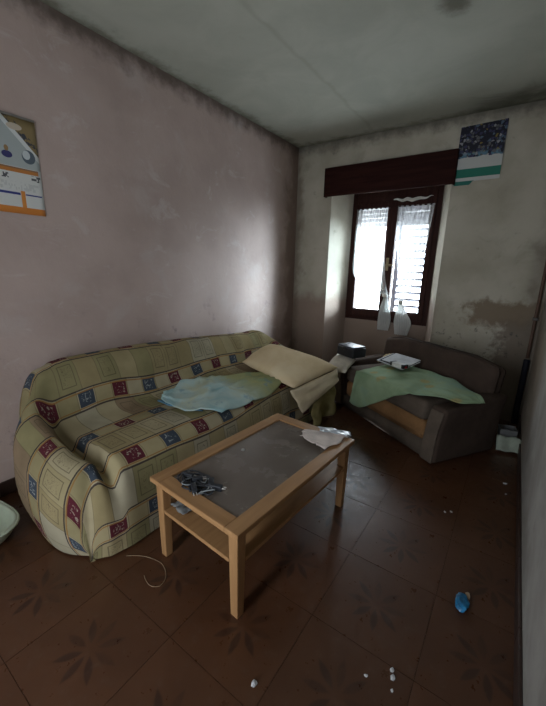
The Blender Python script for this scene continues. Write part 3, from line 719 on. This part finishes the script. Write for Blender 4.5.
# a folded blue edge peeping out under it
Gs = []
for i in range(20):
    s = i/19; x, y = .46+.34*s, -2.40+.06*s*s; Gs.append([(x+.0*j, y+.035*j/5*(1 if s < .9 else .6), .470+.004*math.sin(j+i*.7)) for j in range(6)])
tag(link('folded_cloth', grid_mesh('folded_cloth', Gs, thick=.006), plain('mid_blue_cotton', (.12,.25,.36), .9, .15, .3), None, True), 'narrow blue fold of cloth poking from under the blue sheet', 'cloth')

def pillow(name, quad, th, mat, nu=28, nv=28, label='', cat='pillow', sag=0., seam=None, parent=None, fold=None):
    """closed puffy slab over a 3D quad (P00,P10,P11,P01)"""
    q = [Vector(p) for p in quad]; top, bot = [], []
    for i in range(nu+1):
        rt, rb_ = [], []
        for j in range(nv+1):
            s, t = i/nu, j/nv
            p = q[0]*(1-s)*(1-t)+q[1]*s*(1-t)+q[2]*s*t+q[3]*(1-s)*t
            n_ = (q[1]-q[0]).cross(q[3]-q[0]).normalized()
            if n_.z < 0: n_ = -n_
            e = (max(0, 1-abs(2*s-1)**3.5)*max(0, 1-abs(2*t-1)**3.5))**.55
            p = p+Vector((.012*nz(s*3, t*3, th), .012*nz(s*3, t*3, 7+th), 0))
            if fold: p = fold(p, s, t)
            w = th*e*(1+.18*nz(s*4, t*4, 2))+.004*nz(s*9, t*9, 1)*e
            rt.append(p+n_*w*.62); rb_.append(p-n_*w*.38)
        top.append(rt); bot.append(rb_)
    V, F = [], []; n, m = nu+1, nv+1
    for r in top: V += r
    for r in bot: V += r
    for i in range(nu):
        for j in range(nv):
            F.append((i*m+j, (i+1)*m+j, (i+1)*m+j+1, i*m+j+1)); k = n*m; F.append((k+i*m+j, k+i*m+j+1, k+(i+1)*m+j+1, k+(i+1)*m+j))
    me = bpy.data.meshes.new(name); me.from_pydata([tuple(v) for v in V], [], F)
    bm = bmesh.new(); bm.from_mesh(me); bmesh.ops.remove_doubles(bm, verts=bm.verts, dist=.0004); bmesh.ops.recalc_face_normals(bm, faces=bm.faces); bm.to_mesh(me); bm.free()
    o = link(name, me, mat, parent, True)
    if label: tag(o, label, cat)
    return o
M_CREAM = dye('cream_pillowcase', [(.3,(.60,.46,.27)),(.5,(.70,.555,.35)),(.7,(.76,.64,.44))], 2.5)
M_CREAM2 = dye('paler_cream_hem', [(.3,(.62,.51,.34)),(.6,(.74,.63,.45))], 3)
pr = empty('large_pillow', (.75, -1.2, .5)); tag(pr, 'large cream pillow slumped over the far end of the long sofa', 'pillow')
off = Vector((.75, -1.2, .5))
def pq(l): return [tuple(Vector(p)-off) for p in l]
pillow('pillow_body', pq([(.40,-1.47,.525),(1.00,-1.58,.445),(1.10,-1.00,.50),(.40,-1.06,.615)]), .13, M_CREAM, parent=pr)
pillow('pillowcase_flap', pq([(.985,-1.60,.43),(1.045,-1.50,.22),(1.11,-.99,.38),(1.09,-1.00,.485)]), .035, M_CREAM2, parent=pr)
pillow('pillow', [(.93,-.95,.440),(1.12,-.88,.420),(1.10,-.60,.482),(.86,-.47,.492)], .065, plain('greyish_cream_cotton', (.68,.62,.53), .9), label='small off-white pillow on the left arm of the grey-brown sofa')
# yellowed blanket end hanging at the far front corner of the long sofa
Gy = []
for i in range(20):
    s = i/19; Gy.append([(1.0+.03*math.sin(s*9)+.03*(1-j/14), -1.28+.42*s+.02*math.sin(j), .02+.36*j/14) for j in range(15)])
tag(link('yellow_blanket', grid_mesh('yellow_blanket', Gy, thick=.012), dye('yellowed_wool', [(.3,(.22,.18,.07)),(.6,(.36,.30,.14))], 7), None, True), 'yellowish blanket hanging to the floor below the large cream pillow', 'blanket')

# green sheet over the loveseat
botS = [(.985,-.045,.12),(.90,-.048,.115),(.80,-.048,.135),(.66,-.048,.22),(.52,-.048,.31),(.38,-.045,.40),(.20,.02,.462),(.05,.05,.490),(-.08,.08,.500),(-.125,.17,.502)]
topS = [(.93,.20,.455),(.92,.30,.47),(.86,.36,.485),(.70,.41,.50),(.55,.43,.505),(.40,.435,.505),(.26,.42,.50),(.12,.38,.495),(-.02,.31,.50),(-.125,.225,.502)]
Gg = []
for i in range(60):
    u = i/59; B = crom(botS, u); T_ = crom(topS, u); row = []
    e = (B[0]*.5+T_[0]*.5-.05*max(0, 1-u*4), -.048, .440)
    for j in range(36):
        t = j/35
        if B[2] < .43:
            l1 = math.dist(B, e); l2 = math.dist(e, T_); f = l1/(l1+l2)
            if t < f: p = lerp3(B, e, t/f)
            else: p = lerp3(e, T_, (t-f)/(1-f))
        else: p = lerp3(B, T_, t)
        s, d, z = p
        fold = .012*math.sin(u*24+t*5)*nz(u*4, t*3, 2)+.010*abs(nz(u*7, t*6, 5))
        if z > .43: z = max(z, .443)+fold+.028*math.sin(math.pi*min(1, t*1.1))*math.exp(-((u-.55)/.3)**2)
        else: d -= abs(fold)*1.2
        row.append(LP(s, d, z))
    Gg.append(row)
M_GREEN = dye('pale_green_print_cotton', [(.3,(.20,.29,.17)),(.5,(.28,.37,.23)),(.7,(.25,.38,.29))], 3.2, ((.36,.30,.12), 5.5))
tag(link('green_sheet', grid_mesh('green_sheet', Gg, thick=.006), M_GREEN, None, True), 'pale green printed sheet spread across the grey-brown small sofa', 'sheet')

# things lying on the loveseat
def rbox(name, c, size, rz, mat, bev=.006, rx=0., parent=None, smooth=False):
    Mx = Matrix.Rotation(rz, 4, 'Z') @ Matrix.Rotation(rx, 4, 'X'); a, b, h = size
    o = obj(name, box(-a/2, a/2, -b/2, b/2, 0, h, bev, 2), mat, parent, smooth); o.matrix_local = Matrix.Translation(c) @ Mx; return o
bc = empty('black_case', (1.05, -.60, .522), LA+.12); tag(bc, 'small black plastic case on the pillow at the left of the small sofa', 'case')
M_BLK, M_BLK2 = plain('black_plastic', (.012,.012,.015), .35, .5), plain('black_lid_blue_sheen', (.07,.075,.095), .35, .5)  # bluish reflection on the case top is put into the lid colour
obj('case_body', box(-.115, .115, -.085, .085, 0, .085, .012, 3), M_BLK, bc, True)
obj('case_lid', box(-.11, .11, -.08, .08, .086, .105, .008, 3), M_BLK2, bc, True)
obj('latch', box(-.02, .02, -.092, -.085, .065, .092, .002, 1), M_BLK, bc)
ry = patch('yellow_rag', plain('ochre_rag', (.40,.32,.16), .9), [LP(1.05,.30,.452),LP(.99,.30,.478),LP(.96,.44,.55),LP(1.08,.42,.52)], 16, .012, .004, seed=5)
tag(ry, 'ochre rag behind the black case on the small sofa', 'cloth')
gp_ = empty('document_folder', LP(.80, .31, .525), LA); tag(gp_, 'pale grey folder of papers leaning on the small sofa back', 'folder')
M_PG = plain('pale_grey_paper', (.46,.47,.49), .7)
for k in range(3):
    b = rbox('sheet' if k else 'folder_cover', (-.0+.012*k, .0+.008*k, .008+.0075*k), (.34-.03*k, .20-.01*k, .006), .05*k, M_PG if k != 1 else plain('black_board', (.03,.03,.035), .6), .002, .26, gp_)
ct = empty('small_carton', LP(.66, .20, .530), LA+.1); tag(ct, 'small white carton with dark ends in front of the grey folder', 'box')
obj('carton_body', box(-.07, .07, -.03, .03, 0, .035, .003, 1), plain('white_card', (.60,.60,.57), .7), ct)
for x in (-.0715, .0505): obj('end_band', box(x, x+.021, -.0312, .0312, .003, .0362, .001, 1), M_BLK, ct)
obj('red_dot', box(.074, .082, -.012, .006, .008, .024, .003, 2), plain('red_plastic', (.35,.03,.03), .4), ct)

# ------------------------------------------------------------------ floor things
# light green basin beside the sofa's near arm
M_BASIN = plain('pale_green_plastic', (.46,.52,.40), .45, .4, .06)
bs = empty('washing_basin', (.265, -3.375, 0)); tag(bs, 'pale green plastic basin on the floor by the near sofa arm', 'basin')
bm = bmesh.new(); rings = []
prof_b = [(.0,.004),(.62,.004),(.78,.012),(.86,.05),(.94,.11),(.97,.125),(1.04,.127),(1.05,.118),(1.0,.115),(.98,.125-.02),(.90,.05),(.80,.018),(.62,.012),(0,.012)]
for rad, z in prof_b:
    ring = []
    for k in range(40):
        a = k*2*math.pi/40; c_, s_ = math.cos(a), math.sin(a); sq = (abs(c_)**3.2+abs(s_)**3.2)**(-1/3.2)
        ring.append(bm.verts.new((.225*rad*sq*c_, .15*rad*sq*s_, z*.8)))
    rings.append(ring)
for a, b in zip(rings, rings[1:]):
    for k in range(40): bm.faces.new((a[k], a[(k+1)%40], b[(k+1)%40], b[k]))
bmesh.ops.remove_doubles(bm, verts=bm.verts, dist=.0005)
obj('basin_body', bm, M_BASIN, bs, True)
bm = bmesh.new(); tube([(.225*1.06*sq_*math.cos(a), .15*1.06*sq_*math.sin(a), .097) for a in [k*2*math.pi/40 for k in range(40)] for sq_ in [(abs(math.cos(a))**3.2+abs(math.sin(a))**3.2)**(-1/3.2)]], .006, 8, bm, True)
obj('rim', bm, M_BASIN, bs, True); bs.rotation_euler.z = .15
# tipped small bin in the far right corner
bn = empty('plastic_bin', (2.385, -.60, 0), .2); tag(bn, 'small pale plastic bin with dark inside in the corner by the small sofa', 'bin')
bm = bmesh.new(); A = [(-.055,-.05),(.055,-.05),(.055,.05),(-.055,.05)]
def ringv(k, z, y=0): return [bm.verts.new((x*k, yy*k+y, z)) for x, yy in A]
r_ = [ringv(.85, .002), ringv(1.05, .16), ringv(1.0, .16), ringv(.80, .008)]
for a, b in zip(r_, r_[1:]):
    for k in range(4): bm.faces.new((a[k], a[(k+1)%4], b[(k+1)%4], b[k]))
bm.faces.new(r_[0][::-1]); bm.faces.new(r_[-1])
obj('bin_body', bm, plain('grey_plastic', (.12,.12,.12), .6), bn)
fl = [[(-.08+.16*i/8, -.075-.06*j/6-.01*math.sin(i), .115-.098*j/6+.006*math.sin(i*1.3)) for j in range(7)] for i in range(9)]
tag(link('pale_rag', grid_mesh('pale_rag', [[Matrix.Translation((2.385,-.60,0)) @ Matrix.Rotation(.2,4,'Z') @ Vector(p) for p in r] for r in fl], thick=.004), plain('pale_green_white_cloth', (.30,.33,.27), .9), None, True), 'pale green-white rag on the floor against the small corner bin', 'cloth')
# corner pipe on the back wall
pi = empty('corner_pipe', (2.440, -.035, 0)); tag(pi, 'thin brown pipe running up the right corner of the window wall', 'pipe')
obj('pipe_run', tube([(0,0,.62+.1*k) for k in range(20)], .013, 10), plain('rusty_brown_paint', (.11,.065,.045), .6), pi, True)
obj('pipe_sleeve', tube([(0,0,.003+.06*k) for k in range(11)], .024, 10), plain('navy_blue_sleeve', (.012,.012,.022), .7), pi, True)
for z in (.95, 1.9): obj('pipe_clip', box(-.02, .02, -.018, .034, z, z+.025, .003, 1), plain('clip_metal', (.10,.09,.08), .5), pi)
# loose string by the sofa
st = [(.965,-2.985),(1.02,-2.945),(1.07,-2.925),(1.13,-2.915),(1.18,-2.93),(1.215,-2.96),(1.22,-2.995),(1.19,-3.015),(1.15,-3.01),(1.125,-3.0)]
tag(obj('loose_string', tube([(*crom(st, k/60), .0025) for k in range(61)], .0016, 6), plain('pale_string', (.26,.18,.11), .8), None, True), 'thin pale string curled on the floor beside the sofa corner', 'string')
# crumpled blue wrapper
wp = empty('blue_wrapper', (2.288, -2.318, 0)); tag(wp, 'crumpled bright blue wrapper on the brown floor near the right wall', 'wrapper')
bm = bmesh.new(); bmesh.ops.create_icosphere(bm, subdivisions=3, radius=1)
for v in bm.verts:
    p = v.co.copy(); k = 1+.35*nz(p.x, p.y, p.z, 1.8)+.15*nz(p.x, p.y, p.z, 5); v.co = Vector((p.x*.026*k, p.y*.040*k, max(.001, .016+p.z*.017*k)))
obj('crumpled_foil', bm, plain('bright_blue_foil', (.015,.17,.36), .35, .5, .35, 40), wp)
Gw = [[(.008+.004*i+.002*math.sin(j), .03+.006*j, .018+.004*math.sin(i+j)) for j in range(6)] for i in range(5)]
link('torn_tab', grid_mesh('torn_tab', Gw, thick=.001), plain('tan_paper', (.34,.24,.16), .7), wp)
# white bits of plaster and paper
M_BIT = plain('white_plaster_crumb', (.66,.66,.68), .7)
bits = [(1.767,-3.038,.015,'largest white flake on the floor at the bottom of the picture'),
        (2.059,-2.798,.007,'lone white crumb to the left of the three-crumb cluster'),
        (2.126,-2.730,.010,'uppermost crumb of the floor cluster near the front'),
        (2.134,-2.752,.012,'middle crumb of the floor cluster near the front'),
        (2.143,-2.790,.007,'lowest crumb of the floor cluster near the front'),
        (2.163,-1.716,.010,'right one of two white crumbs in front of the small sofa'),
        (2.135,-1.74,.009,'left one of two white crumbs in front of the small sofa'),
        (2.408,-1.203,.012,'white flake on the floor by the right wall beyond the blue wrapper'),
        (2.415,-1.33,.006,'tiny crumb by the right wall nearer than the white flake')]
for x, y, r, lab in bits:
    bm = bmesh.new(); bmesh.ops.create_icosphere(bm, subdivisions=1, radius=1)
    for v in bm.verts:
        p = v.co; k = 1+.5*nz(p.x+x*9, p.y+y*9, p.z, 1.5); v.co = Vector((p.x*r*k, p.y*r*k*.7, max(0, (p.z+.8)*r*.35*k)))
    o = obj('plaster_crumb', bm, M_BIT); o.location = (x, y, .0005); o.rotation_euler = (0, 0, x*17); tag(o, lab, 'litter', 'white crumbs on the floor')
